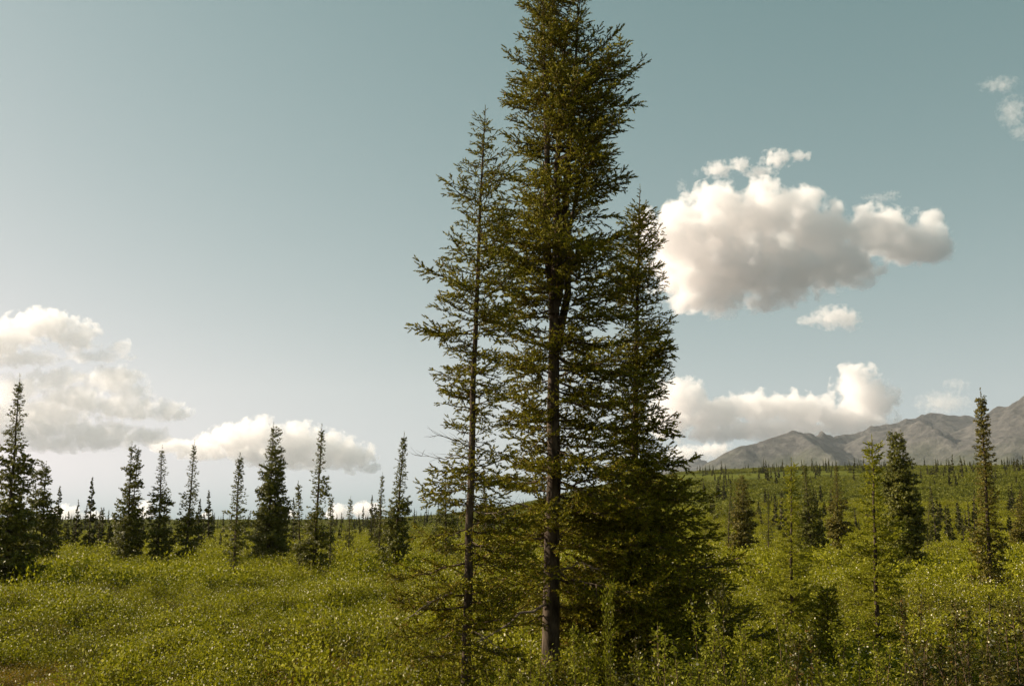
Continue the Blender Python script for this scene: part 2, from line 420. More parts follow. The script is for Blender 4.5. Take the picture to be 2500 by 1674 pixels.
def stem_pts(pts_px, Y, base, zb=None):
    """stem polyline given as pixels, in tree-local coordinates"""
    p = np.array([P(u, v, Y) for u, v in pts_px]) - base
    return p

def tree_label(o, label, group=None, cat='tree'):
    tag(o, label, cat, group)

def make_spruce(name, label, Y, stems, prof, nbr, q, needle, group=None, seed=1, separate=False, trunk_r=None,
                lo=-.28, hi=.75, rand=(.62, 1.08), dens=1.0, dead=(), yjit=0.0, holes=0.0, power=1.0, clump=.35, branches_from=None):
    """stems: list of polylines [(u, v), ...] bottom to top (first = trunk); prof: [(v, ul, ur)] top to bottom of the crown"""
    rng = np.random.default_rng(seed)
    bx = P(stems[0][0][0], stems[0][0][1], Y)
    base = np.array([bx[0], Y, float(gz(bx[0], Y)) - .05])
    root = bpy.data.objects.new(name, None); C.objects.link(root); root.location = base
    tree_label(root, label, group)
    SP = []
    for k, st in enumerate(stems):
        p = stem_pts(st, Y, base)
        if k == 0: p = np.vstack([[p[0][0], 0, 0], p[1:]]) if p[0][2] > -.3 else np.vstack([[p[0][0], 0, 0], p[p[:, 2] > .1]])
        else: p[:, 1] += rng.uniform(-.12, .12)
        SP.append(p)
    Htop = max(p[-1][2] for p in SP)
    tr = trunk_r or .012 * Htop
    for k, p in enumerate(SP):
        # resample smoothly
        L = np.concatenate([[0], np.cumsum(np.linalg.norm(np.diff(p, axis=0), axis=1))])
        n = 14 if k == 0 else 8
        t = np.linspace(0, L[-1], n)
        pp = np.stack([np.interp(t, L, p[:, c]) for c in range(3)], -1)
        pp[1:-1, :2] += rng.normal(0, .012, (n - 2, 2)) * min(1, Htop / 10)
        mb = MB()
        w0 = tr * (1.0 if k == 0 else .5)
        fr = t / L[-1]
        rr = w0 * np.where(fr < .06, 1.25, 1) * (1 - fr) ** .85 + .006
        mb.tube(pp, rr, 10 if separate else 6)
        obj('trunk' if k == 0 else 'stem', mb.data('trunk', [M['bark']], True), root)
    # crown outline in metres
    pv = []
    for v, ul, ur in prof:
        a, b = P(ul, v, Y) - base, P(ur, v, Y) - base; pv.append((a[2], a[0], b[0]))
    pv = np.array(sorted(pv))
    zlo, zhi = pv[0][0], pv[-1][0]
    zhi -= .035 * (zhi - zlo) if Htop < 11 else 0
    def stem_at(z):
        c = [p for p in SP if p[0][2] - .05 <= z <= p[-1][2]]
        p = c[rng.integers(0, len(c))] if c else SP[0]
        return np.array([np.interp(z, p[:, 2], p[:, 0]), np.interp(z, p[:, 2], p[:, 1]), z])
    tw = Twigs(); cw = MB(); fine = MB(); nbig = 0
    golden = rng.uniform(0, 6)
    for i in range(nbr):
        f = ((i + rng.uniform(0, 1)) / nbr) ** power
        z = zlo + (zhi - zlo) * f
        if holes and vnoise(z * .9, i * .37, 0, seed) < -1 + holes: continue
        b = stem_at(z)
        golden += 2.399 + rng.normal(0, .4); az = golden
        e = lo + (hi - lo) * max(0, f) ** 1.6 + rng.normal(0, .15)
        xl, xr = np.interp(z, pv[:, 0], pv[:, 1]), np.interp(z, pv[:, 0], pv[:, 2])
        El, Er = max(b[0] - xl, .05), max(xr - b[0], .05)
        ca = math.cos(az); wr, wl = max(ca, 0), max(-ca, 0)
        L = Er * wr + El * wl + (El + Er) * .5 * (1 - wr - wl)
        jag = rng.uniform(*rand)
        cl = vnoise(z * q.get('cf', 1.1), math.cos(az) * 1.3 + 7, math.sin(az) * 1.3, seed + 3)
        jag = min(jag * (1 + clump * cl), 1.12)
        if separate and cl < -.55: continue
        L = max(.10, L * jag)
        if L > 2.6: L = 2.6 + (L - 2.6) * .7
        if separate:
            wmb = MB() if L > .62 and nbig < 280 else fine
            branch(rng, b, az, L, e - .05, .18 * (1 - f) + .05, tw, wmb, q)
            if wmb is not fine and wmb.v:
                nbig += 1; obj('branch', wmb.data('branch', [M['twigwood']]), root)
        else:
            branch(rng, b, az, L, e - .05, .16 * (1 - f) + .04, tw, cw, q)
    if fine.v: tag(obj('fine_branches', fine.data('fine_branches', [M['twigwood']]), root), kind='stuff')
    # leaders
    for p in SP:
        top = p[-1]; d = p[-1] - p[-2]; d = d / np.linalg.norm(d)
        m = int(1.1 / q['tsp']); s = rng.uniform(0, .95, m)
        an = rng.uniform(0, 6.28, m)
        td = np.stack([np.cos(an), np.sin(an), np.full(m, .75)], -1)
        tl = q['tl'] * ((.55 if separate else .3) + s * .7)
        tw.add(top - d * s[:, None], td, tl, tl * q['tr'])
        tw.add(top[None] - d * .05, np.array([[0, 0, 1.0]]), np.array([q['tl'] * 1.2]), np.array([q['tl'] * q['tr'] * .5]))
    cnt = tw.mesh(cw, BR_NEAR if separate or q is YOUNGQ else BR_MID, rng, 0)
    obj('crown', cw.data('crown', [needle, M['twigwood']]), root)
    for pts, r0 in dead:
        pl = np.array([P(u, v, Y - dy) for u, v, dy in pts]) - base
        L = np.concatenate([[0], np.cumsum(np.linalg.norm(np.diff(pl, axis=0), axis=1))]); n = 9
        t = np.linspace(0, L[-1], n); pp = np.stack([np.interp(t, L, pl[:, c]) for c in range(3)], -1)
        pp[1:] += rng.normal(0, .018, (n - 1, 3))
        mb = MB(); mb.tube(pp, np.linspace(r0, r0 * .2, n), 5)
        dirn = (pp[-1] - pp[0]) / L[-1]
        for j in range(10):
            i0 = rng.integers(2, n); a = dirn * .8 + rng.normal(0, .35, 3); a /= np.linalg.norm(a)
            l2 = rng.uniform(.1, .35)
            mb.tube([pp[i0], pp[i0] + a * l2 * .5, pp[i0] + a * l2 + [0, 0, rng.uniform(-.05, .08)]], [r0 * .3, r0 * .2, r0 * .08], 3)
        tag(obj('bare_branch', mb.data('bare_branch', [M['deadwood']]), root), 'bare grey dead branch')
    return root
YOUNGQ = dict(wood=.010, bare=.1, bsp=.055, bl=.45, blmax=.5, tsp=.045, tl=.15, tr=.30, dz=.02, curl=.1, woodmin=.2, sides=3, wm=1)

S = 1.0675
def vw(*rows): return [tuple(c * S for c in r) for r in rows]

# ---- the three big spruces in the middle
make_spruce('spruce_tree', 'tallest spruce, thick trunk splitting into several upright stems, top past the frame', 19.0,
    [vw((1258, 1490), (1262, 1300), (1263, 1100), (1266, 900), (1270, 700), (1252, 640), (1252, 450), (1246, 200), (1242, -6)),
     vw((1266, 720), (1271, 600), (1272, 420), (1285, 150), (1300, 20)),
     vw((1270, 700), (1290, 620), (1292, 450), (1312, 200), (1322, 2)),
     vw((1270, 800), (1298, 690), (1300, 560), (1330, 350))],
    vw((-5, 1228, 1322), (40, 1195, 1338), (100, 1175, 1355), (150, 1160, 1395), (185, 1155, 1455), (250, 1160, 1472), (320, 1165, 1448), (380, 1165, 1452),
       (430, 1160, 1410), (500, 1140, 1410), (600, 1120, 1440), (700, 1110, 1450), (800, 1110, 1460), (900, 1120, 1440), (1000, 1150, 1430),
       (1080, 1120, 1500), (1200, 1060, 1560), (1300, 1060, 1520), (1400, 1130, 1480), (1450, 1150, 1430)),
    345, NEARQ, M['needle'], 'spruces of the central clump', 3, True, .17, rand=(.38, 1.12), clump=.5, lo=-.30, hi=.55, power=.66,
    dead=[([(1275, 1500, 0), (1230, 1480, .4), (1180, 1470, .8)], .02),
          ([(1345, 1470, 0), (1265, 1503, .9), (1180, 1560, 1.4), (1085, 1597, 1.6)], .030),
          ([(1340, 1060, 0), (1290, 1100, .2), (1262, 1130, .3)], .018),
          ([(1350, 1250, 0), (1290, 1235, .3), (1215, 1228, .6)], .028),
          ([(1370, 1390, 0), (1420, 1370, .3), (1480, 1400, .6)], .02),
          ([(1350, 930, 0), (1440, 960, .2), (1500, 1010, .3)], .02)])
make_spruce('spruce_tree', 'slimmer leaning spruce with bare grey side branches, in front of the tallest trunk', 17.0,
    [vw((1066, 1600), (1068, 1450), (1072, 1250), (1078, 1050), (1084, 850), (1092, 650), (1100, 450), (1110, 250))],
    vw((240, 1100, 1120), (300, 1086, 1132), (350, 1060, 1150), (430, 1022, 1175), (480, 985, 1185), (530, 1045, 1190), (600, 1000, 1190), (650, 970, 1195),
       (740, 940, 1190), (800, 1005, 1180), (850, 955, 1180), (900, 975, 1170), (950, 985, 1160), (1000, 1030, 1150), (1060, 990, 1160), (1080, 945, 1180), (1150, 905, 1190),
       (1220, 890, 1230), (1270, 885, 1240), (1330, 905, 1220), (1400, 920, 1200), (1460, 940, 1190), (1520, 950, 1170), (1560, 990, 1140)),
    215, NEARQ, M['needle'], 'spruces of the central clump', 5, True, .08, rand=(.4, 1.12), clump=.45, lo=-.30, hi=.6, power=.9,
    dead=[([(1150, 1090, 0), (1110, 1075, .1), (1078, 1060, .2), (1050, 1066, .3)], .014),
          ([(1150, 1120, 0), (1105, 1112, .1), (1070, 1122, .2), (1030, 1112, .2)], .013),
          ([(1148, 1250, 0), (1190, 1255, .3), (1240, 1240, .5)], .012),
          ([(1145, 1425, 0), (1090, 1450, .5), (1035, 1480, .8), (985, 1512, 1.0)], .024),
          ([(1145, 1560, 0), (1110, 1530, .3), (1070, 1560, .5)], .016),
          ([(1142, 1530, 0), (1190, 1560, .3), (1240, 1600, .4)], .016)])
make_spruce('spruce_tree', 'dark broad-skirted spruce on the shaded side of the tallest spruce', 20.0,
    [vw((1440, 1520), (1446, 1300), (1452, 1000), (1458, 700), (1464, 432))],
    vw((440, 1458, 1472), (480, 1446, 1485), (550, 1405, 1515), (620, 1385, 1530), (700, 1385, 1525), (820, 1380, 1540), (900, 1385, 1520), (1000, 1370, 1540),
       (1060, 1340, 1585), (1140, 1310, 1622), (1240, 1290, 1680), (1330, 1275, 1750), (1400, 1285, 1720), (1460, 1330, 1620), (1500, 1350, 1540)),
    390, dict(NEARQ, bare=.06, tl=.135), M['needle'], 'spruces of the central clump', 8, True, .10, rand=(.5, 1.15), lo=-.34, hi=.6, power=.95)

# ---- single trees of the meadow (u, v in photo pixels)
def slim(name, label, Y, base, tops, hw, group, needle=None, q=None, nbr=90, seed=1, low=None, taper=1.0, rough=(.5, 1.15), lo=-.3, extra=None, tr=None, stem_low=None):
    """a narrow spruce: base (u, v), tops [(u, v)], half width hw in pixels at the widest"""
    ub, vb = base; ut, vt = tops[0]
    rng = np.random.default_rng(seed * 7 + 1)
    stems = [[(ub, vb + 14), ((ub * 2 + ut) / 3, vb + (vt - vb) / 3), (ut, vt)]]
    for t in tops[1:]:
        stems.append([(ub + (t[0] - ut) * .4, vb - (vb - vt) * .12), (t[0], t[1])])
    rows = []
    um = sum(t[0] for t in tops) / len(tops)
    spread = max(t[0] for t in tops) - min(t[0] for t in tops)
    for k in range(13):
        f = k / 12
        v = vt + (vb + 2 - vt) * f
        c = ut + (ub - ut) * f
        w = hw * (extra(f) if extra else (.05 + .95 * min(1, f * 1.2) ** 1.05)) * rng.uniform(.78, 1.18)
        if f > .93: w *= .9
        s = spread * .5 * min(1, max(0, 1 - f) * 1.2)
        cc = c + (um - ut) * (1 - f)
        if k == 12: v += 12 + 6 * 1000 / Y / 10
        rows.append((v, cc - w - s * .7, cc + w + s * .7))
    return make_spruce(name, label, Y, stems, rows, int(nbr * 1.25), q or MIDQ, needle or M['needle_mid'], group, seed, False, tr, lo=lo, hi=.55, rand=rough)

GL = 'slim spruces standing in the meadow'
slim('spruce_tree', 'tall dark spruce cut by the frame edge at the meadow\'s left end', 46, (12, 1400), [(48, 922)], 64, GL, seed=21, nbr=150)
slim('spruce_tree', 'thin-topped spruce right beside the dark spruce at the frame edge', 72, (100, 1334), [(113, 1132), (88, 1178)], 36, GL, seed=22, nbr=100)
slim('spruce_tree', 'double-topped spruce pair leaning together, leftmost of the evenly spaced row', 74, (310, 1337), [(322, 1083), (338, 1097)], 36, GL, seed=23, nbr=150)
slim('spruce_tree', 'slim spruce with wide skirt, between the double-topped pair and a straight narrow spruce', 74, (386, 1339), [(396, 1092)], 36, GL, seed=24, nbr=110)
slim('spruce_tree', 'straight narrow spruce with blunt ragged top below the gap between two clouds', 74, (455, 1339), [(475, 1080)], 29, GL, seed=25, nbr=120)
slim('spruce_tree', 'pale green spruce with narrow foot standing forward of its row', 50, (570, 1401), [(586, 1112)], 30, GL, seed=26, nbr=120,
     extra=lambda f: (.06 + .94 * min(1, f * 1.5)) if f < .76 else .48)
slim('spruce_tree', 'tall dense spruce with a shorter stem grown against its side', 74, (655, 1337), [(668, 1036), (684, 1122)], 44, GL, seed=27, nbr=190)
slim('spruce_tree', 'ragged spruce with upswept side branches and two low side shoots', 56, (766, 1376), [(786, 1041)], 40, GL, seed=28, nbr=120, rough=(.35, 1.3))
slim('spruce_sapling', 'short bushy spruce shoot at the left foot of the ragged spruce', 57, (733, 1360), [(728, 1179)], 20, GL, seed=29, nbr=60)
slim('spruce_sapling', 'short dark spruce at the right foot of the ragged spruce', 62, (806, 1350), [(808, 1211)], 19, GL, seed=30, nbr=60)
slim('spruce_tree', 'small lone pointed spruce right of the ragged spruce', 84, (851, 1324), [(856, 1216)], 16, GL, seed=31, nbr=60)
slim('spruce_tree', 'thin dark spruce close against a taller dense spruce', 80, (925, 1334), [(934, 1157)], 17, GL, seed=32, nbr=80)
slim('spruce_tree', 'tall dense spruce, last of the row before the central clump', 58, (962, 1366), [(987, 1058)], 40, GL, seed=33, nbr=160)
slim('spruce_tree', 'dark spruce glimpsed through the lower branches of the slim leaning spruce', 76, (1089, 1330), [(1087, 1133)], 27, GL, seed=34, nbr=90)
slim('spruce_tree', 'dark spruce seen in the gap between the two central trunks', 78, (1184, 1330), [(1180, 1145)], 24, GL, seed=35, nbr=90)

GR = 'spruces on the meadow to the right of the clump'
slim('spruce_tree', 'thin dark spruce pressed against the left of a bushy golden spruce', 95, (1777, 1310), [(1785, 1184)], 11, GR, seed=41, nbr=70)
slim('spruce_tree', 'bushy column-shaped golden spruce at the foot of the hill', 84, (1818, 1316), [(1811, 1156)], 30, GR, needle=M['needle_rust'], seed=42, nbr=130,
     extra=lambda f: min(1, .22 + f * 1.1))
slim('spruce_tree', 'small narrow spruce between the golden spruce and a lime young spruce', 100, (1876, 1309), [(1876, 1219)], 11, GR, seed=43, nbr=60)
slim('spruce_tree', 'dark spruce behind the thin lime young spruce', 76, (1982, 1326), [(1963, 1128)], 33, GR, seed=44, nbr=130)
slim('spruce_tree', 'spruce with wide foot just left behind the bright lime spruce', 88, (2046, 1306), [(2042, 1133)], 26, GR, seed=45, nbr=110, needle=M['needle_rust'])
slim('spruce_tree', 'dark twin-topped spruce with heavy drooping skirt', 64, (2215, 1342), [(2178, 1055), (2201, 1056)], 52, GR, seed=46, nbr=200)
slim('spruce_tree', 'tall reddish-brown spire spruce reaching above the mountain', 38, (2420, 1432), [(2394, 958)], 50, GR, needle=M['needle_rust'], seed=47, nbr=230, rough=(.5, 1.15), extra=lambda f: .07 + .93 * f ** .95)
slim('spruce_tree', 'rusty spruce cut by the frame edge at the hill\'s foot', 95, (2492, 1298), [(2494, 1194)], 25, GR, needle=M['needle_rust'], seed=48, nbr=90)
slim('spruce_tree', 'short spruce right beside the skirt of the dark twin-topped spruce', 100, (2262, 1308), [(2272, 1205)], 16, GR, seed=49, nbr=60)
slim('spruce_tree', 'yellow-green young spruce with sparse branches and dark thin stem', 27, (1932, 1500), [(1932, 1126)], 56, 'young yellow-green spruces', needle=M['needle_lime'], q=YOUNGQ, seed=51, nbr=84,
     rough=(.3, 1.15), lo=-.12, tr=.05, extra=lambda f: .1 + .62 * min(1, f * 1.9) if f < .55 else .72 + .9 * (f - .55))
slim('spruce_tree', 'brightest lime young spruce with pale trunk, in front of the mountain', 21, (2142, 1560), [(2129, 1072)], 72, 'young yellow-green spruces', needle=M['needle_lime'], q=YOUNGQ, seed=52, nbr=95,
     rough=(.3, 1.15), lo=-.15, tr=.06, extra=lambda f: .22 if f < .2 else (.22 + (f - .2) * 2.6 if f < .45 else .9))
slim('spruce_sapling', 'knee-high dark spruce sapling among the tall willows', 19, (2020, 1590), [(2020, 1437)], 45, 'young yellow-green spruces', needle=M['needle'], q=YOUNGQ, seed=53, nbr=60, tr=.03)

# ------------------------------------------------------------------ far trees
def far_proto(seed, h, w):
    rng = np.random.default_rng(seed); mb = MB()
    mb.tube([[0, 0, -.3], [0, 0, h * .5], [0, 0, h]], [h * .014, h * .01, .01], 4, 1, cap=False)
    for i in range(90):
        f = rng.uniform(.03, 1); z = h * f; L = w * (1 - f) ** .75 * rng.uniform(.5, 1.2) + .06
        a = rng.uniform(0, 6.28); d = np.array([math.cos(a), math.sin(a), -.25 + .7 * f]); s = np.array([-math.sin(a), math.cos(a), 0])
        b = np.array([0, 0, z]); wd = L * .38 + .05
        mb.add([b, b + d * L * .6 + s * wd, b + d * L * 1.0, b + d * L * .6 - s * wd + [0, 0, -.1 * L], b + d * L * .5 + [0, 0, .22 * L + .08], b + d * L * .5 - [0, 0, .22 * L + .1]],
               [[0, 1, 2], [0, 2, 3], [0, 4, 2], [0, 2, 5]], 0)
    return mb.data('far_spruce', [M['needle_far'], M['bark']])
FAR = [far_proto(100 + k, h, w) for k, (h, w) in enumerate([(6, .9), (7.5, 1.05), (5, .9), (8.5, 1.1), (4, .8), (6.5, .7)])]
frng = np.random.default_rng(77)
far_n = 0
def far_tree(x, y, s, label, group):
    global far_n
    o = obj('distant_spruce', FAR[frng.integers(0, 6)], None, (x, y, float(gz(x, y)) - .05))
    o.scale = (s * frng.uniform(.85, 1.2), s * frng.uniform(.85, 1.2), s); o.rotation_euler = (frng.normal(0, .03), frng.normal(0, .03), frng.uniform(0, 6.28))
    tag(o, label, 'tree', group); far_n += 1
def az_xy(u, d):
    a = math.atan((u - 1250) / F); return d * math.sin(a), d * math.cos(a)
LAND = [(-40, 'the frame edge'), (20, 'the dark edge spruce'), (108, 'the thin-topped spruce'), (325, 'the double-topped pair'), (390, 'the skirted spruce'),
        (465, 'the straight narrow spruce'), (578, 'the pale forward spruce'), (668, 'the tall dense spruce'), (775, 'the ragged spruce'), (855, 'the small lone spruce'),
        (975, 'the last row spruce'), (1150, 'the leaning trunk'), (1330, 'the thickest trunk'), (1650, 'the dark skirt'), (1815, 'the golden spruce'), (1932, 'the thin lime spruce'),
        (2043, 'the wide-footed spruce'), (2140, 'the bright lime spruce'), (2205, 'the twin-topped spruce'), (2405, 'the reddish spire spruce'), (2540, 'the frame edge')]
HALF = {20: 60, 108: 28, 325: 34, 390: 26, 465: 24, 578: 26, 668: 40, 775: 40, 855: 14, 975: 40, 1150: 20, 1330: 60, 1650: 60, 1815: 28, 1932: 22, 2043: 20, 2140: 34, 2205: 44, 2405: 34}
ORD = ['', 'second ', 'third ', 'fourth ', 'fifth ', 'sixth ', 'seventh ', 'eighth ', 'ninth ', 'tenth ', 'eleventh ', 'twelfth ', 'thirteenth ', 'fourteenth ', 'fifteenth ', 'sixteenth ', 'seventeenth ',
       'eighteenth ', 'nineteenth ', 'twentieth '] + ['twenty-' + w + ' ' for w in 'first second third fourth fifth sixth seventh eighth ninth'.split()] + ['thirtieth '] + ['thirty-' + w + ' ' for w in 'first second third fourth fifth sixth seventh eighth ninth'.split()]
def zone(count, u0, u1, d0, d1, pw, s0, s1, cut, seed, what, group, minsep):
    got = []; tries = 0
    while len(got) < count and tries < 40000:
        tries += 1
        u = frng.uniform(u0, u1); d = d0 + (d1 - d0) * frng.uniform(0, 1) ** pw
        if vnoise(u / 80, d / 55, 0, seed) < cut or any(abs(u - c) < h for c, h in HALF.items()) or 1230 < u < 1600: continue
        if any(abs(u - g[0]) < minsep for g in got): continue
        got.append((u, d))
    got.sort()
    cells = {}
    for u, d in got:
        k = max(i for i, (c, _) in enumerate(LAND) if c <= u); cells.setdefault(k, []).append((u, d))
    for k, L in cells.items():
        a, b = LAND[k][1].replace('the frame', 'frame'), LAND[min(k + 1, len(LAND) - 1)][1]
        for i, (u, d) in enumerate(L):
            x, y = az_xy(u, d)
            pos = 'leftmost' if i == 0 else (ORD[i] + 'from left')
            far_tree(x, y, frng.uniform(s0, s1), f"{pos} of {what} between {LAND[k][1][4:]} and {b[4:]}", group)
zone(112, -30, 1330, 95, 480, 1.5, .4, 1.0, -.45, 5, 'small belt spruces', 'distant spruces beyond the left meadow', 4)
zone(56, 1570, 2530, 130, 290, 1.0, .45, 1.0, -.35, 6, 'dark hill-foot spruces', 'distant spruces at the foot of the hill', 5)
zone(100, 1570, 2530, 300, 640, .9, .5, 1.0, -.5, 7, 'tiny hillside spruces', 'tiny spruces dotted on the hillside', 3)
# the rest, too many and too small to tell apart: one object of instances
def scatter(name, label, cat, pts, scl, protos, vtilt=.05, seed=1, pick=None):
    n = len(pts); rg = np.random.default_rng(seed)
    me = bpy.data.meshes.new(name); me.vertices.add(n); me.vertices.foreach_set('co', np.ascontiguousarray(pts, dtype=np.float32).ravel())
    a = me.attributes.new('rot', 'FLOAT_VECTOR', 'POINT')
    rot = np.stack([rg.normal(0, vtilt, n), rg.normal(0, vtilt, n), rg.uniform(0, 6.28, n)], -1).astype(np.float32); a.data.foreach_set('vector', rot.ravel())
    a = me.attributes.new('scl', 'FLOAT_VECTOR', 'POINT'); a.data.foreach_set('vector', np.ascontiguousarray(scl, dtype=np.float32).ravel())
    a = me.attributes.new('pick', 'INT', 'POINT'); a.data.foreach_set('value', (rg.integers(0, len(protos), n) if pick is None else pick(np.asarray(pts), rg)).astype(np.int32))
    o = obj(name, me)
    ng = bpy.data.node_groups.new(name, 'GeometryNodeTree')
    ng.interface.new_socket('Geometry', in_out='INPUT', socket_type='NodeSocketGeometry')
    ng.interface.new_socket('Geometry', in_out='OUTPUT', socket_type='NodeSocketGeometry')
    N, Lk = ng.nodes, ng.links
    gi, go = N.new('NodeGroupInput'), N.new('NodeGroupOutput')
    ip = N.new('GeometryNodeInstanceOnPoints'); ip.inputs['Pick Instance'].default_value = True
    jn = N.new('GeometryNodeJoinGeometry')
    for pm in protos:
        po = bpy.data.objects.new(pm.name + '_source', pm)
        oi = N.new('GeometryNodeObjectInfo'); oi.inputs['Object'].default_value = po; oi.inputs['As Instance'].default_value = True
        Lk.new(oi.outputs['Geometry'], jn.inputs[0])
    def attr(nm, dt):
        q = N.new('GeometryNodeInputNamedAttribute'); q.data_type = dt; q.inputs[0].default_value = nm; return q.outputs[0]
    er = N.new('FunctionNodeEulerToRotation'); Lk.new(attr('rot', 'FLOAT_VECTOR'), er.inputs[0])
    Lk.new(gi.outputs[0], ip.inputs['Points']); Lk.new(jn.outputs[0], ip.inputs['Instance'])
    Lk.new(attr('pick', 'INT'), ip.inputs['Instance Index']); Lk.new(er.outputs[0], ip.inputs['Rotation'])
    Lk.new(attr('scl', 'FLOAT_VECTOR'), ip.inputs['Scale']); Lk.new(ip.outputs[0], go.inputs[0])
    md = o.modifiers.new('scatter', 'NODES'); md.node_group = ng
    tag(o, label, cat, kind='stuff'); return o

def sector(n, d0, d1, u0=-250, u1=2750, pw=1.0, rg=None):
    """random points of the ground between two distances, uniform in area"""
    t = rg.uniform(0, 1, n) ** pw
    d = np.sqrt(d0 * d0 + (d1 * d1 - d0 * d0) * t)
    a = rg.uniform(math.atan((u0 - 1250) / F), math.atan((u1 - 1250) / F), n)
    return d * np.sin(a), d * np.cos(a)

rg = np.random.default_rng(5)
xa, ya = sector(520, 300, 700, 1350, 2900, rg=rg); xb, yb = sector(420, 180, 930, -300, 1400, .8, rg=rg)
xx, yy = np.concatenate([xa, xb]), np.concatenate([ya, yb])
k = vnoise(xx / 70, yy / 70, 0, 9) > -.3; xx, yy = xx[k], yy[k]
s = rg.uniform(.3, .8, len(xx))
scatter('far_spruce_wood', 'far-off spruces peppering the ridge and plain', 'trees', np.stack([xx, yy, gz(xx, yy) - .05], -1), np.stack([s, s, s], -1), FAR, .03, 3)

# ------------------------------------------------------------------ shrubs
def leaf_tris(rg, p, size, wr=.5, up=.35):
    """folded diamond leaves at p"""
    n = len(p); d = rg.normal(size=(n, 3)); d[:, 2] += up; d /= np.linalg.norm(d, axis=1)[:, None]
    s = np.cross(d, rg.normal(size=(n, 3))); s /= np.linalg.norm(s, axis=1)[:, None] + 1e-9
    L = size * rg.uniform(.6, 1.25, n)[:, None]; W = L * wr * .5
    V = np.stack([p, p + d * L * .5 + s * W, p + d * L, p + d * L * .5 - s * W], 1).reshape(-1, 3)
    b = (np.arange(n) * 4)[:, None]
    return V, np.vstack([b + [0, 1, 2], b + [0, 2, 3]])

def shrub_proto(name, seed, rad_, h, nstem, nleaf, leaf, mats, nfleck=0, csize=.014, sprig=.5, wood=True, wr=.55, upright=.5):
    """many thin stems fanning out of one foot, leaves along them"""
    rg = np.random.default_rng(seed); mb = MB(); P_, C_ = [], []
    per = max(1, nleaf // nstem)
    for i in range(nstem):
        a = rg.uniform(0, 6.28); rr = rad_ * math.sqrt(rg.uniform(0, 1)); hh = h * (1 - .45 * (rr / rad_) ** 2) * rg.uniform(.7, 1.12)
        p0 = np.array([math.cos(a), math.sin(a), 0]) * rr * (1 - upright); p1 = np.array([math.cos(a) * rr, math.sin(a) * rr, hh])
        pm = (p0 + p1) * .5 + rg.normal(0, .06 * h, 3) + np.array([0, 0, .06 * h])
        if wood: mb.tube([p0, pm, p0 * .05 + p1 * .95], [h * .006, h * .004, h * .0015], 3, 1, cap=False)
        t = 1 - rg.uniform(0, 1, per) ** 1.25 * .85
        q = ((1 - t) ** 2)[:, None] * p0 + (2 * t * (1 - t))[:, None] * pm + (t ** 2)[:, None] * p1
        P_.append(q + rg.normal(0, sprig, (per, 3)) * [1, 1, .8])
        if nfleck:
            m_ = rg.poisson(nfleck * 1.4); C_.append(p1 + rg.normal(0, sprig * 1.3, (m_, 3)) + [0, 0, .03])
    p = np.vstack(P_); p[:, 2] = np.abs(p[:, 2])
    V, T = leaf_tris(rg, p, leaf, wr); mb.add(V, T, 0)
    if C_:
        c = np.vstack(C_); V, T = leaf_tris(rg, c, csize * 2.2, 1.0); mb.add(V, T, 2)
    return mb.data(name, mats)

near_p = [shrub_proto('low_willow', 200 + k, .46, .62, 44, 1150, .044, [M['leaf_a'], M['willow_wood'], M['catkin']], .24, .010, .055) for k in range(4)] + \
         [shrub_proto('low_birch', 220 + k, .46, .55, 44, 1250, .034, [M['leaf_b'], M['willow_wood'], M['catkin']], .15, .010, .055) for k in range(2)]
red_p = [shrub_proto('red_birch', 230 + k, .40, .34, 50, 1100, .026, [M['leaf_red'], M['willow_wood']], 0, .01, .05) for k in range(3)]
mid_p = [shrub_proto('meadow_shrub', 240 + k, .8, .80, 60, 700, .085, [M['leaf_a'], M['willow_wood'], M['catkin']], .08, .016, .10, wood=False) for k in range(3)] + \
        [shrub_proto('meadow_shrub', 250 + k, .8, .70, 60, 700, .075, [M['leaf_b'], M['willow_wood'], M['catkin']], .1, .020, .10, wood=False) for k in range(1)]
far_p = [shrub_proto('hill_shrub', 260 + k, 1.5, 1.0, 30, 220, .36, [M['leaf_far']], 0, .01, .22, wood=False) for k in range(3)]

def cover(n, d0, d1, s0, s1, seed, keep=None, **kw):
    rg = np.random.default_rng(seed)
    x, y = sector(n, d0, d1, rg=rg, **kw)
    if keep is not None:
        k = keep(x, y); x, y = x[k], y[k]
    f = fbm(x / 5.5, y / 5.5, 0, 3, 61) * .5 + .5
    f2 = vnoise(x / 1.6, y / 1.6, 0, 62)
    s1 = s1 - (s1 - s0) * .65 * sstep(x, 0, 2) * sstep(17.5 - y, 0, 3)
    s = s0 + (s1 - s0) * np.clip((f - .5) * 1.2 + .5 + f2 * .30 + rg.normal(0, .24, len(x)), 0, 1.35)
    return np.stack([x, y, gz(x, y) - .03], -1), np.stack([s * rg.uniform(.85, 1.15, len(x)), s, s * rg.uniform(.85, 1.2, len(x))], -1)

def near_edge(x, y): return 23.0 + 4.5 * fbm(x / 2.2, y / 2.2, 0, 3, 71) - 6 * sstep(x, -4, -1.5)   # rusty strip in front of this depth
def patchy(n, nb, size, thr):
    """the last nb kinds (dark dwarf birch) grow in patches and stand in for shade at both near corners; join order of the instances is last first"""
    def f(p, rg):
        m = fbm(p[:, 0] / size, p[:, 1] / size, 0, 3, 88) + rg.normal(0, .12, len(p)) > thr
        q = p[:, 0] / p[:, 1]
        m |= (p[:, 1] < 17.5 + rg.normal(0, .5, len(p))) & (q > .26 + rg.normal(0, .03, len(p)))  # near right corner: shading imitated by the darker leaf colour
        m |= (p[:, 1] > 20) & (p[:, 1] < 25) & (q < -.36 + rg.normal(0, .03, len(p)))  # near left: dark-leaved kinds set here as painted shade
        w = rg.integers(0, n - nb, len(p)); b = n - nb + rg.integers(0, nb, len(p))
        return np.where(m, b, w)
    return f
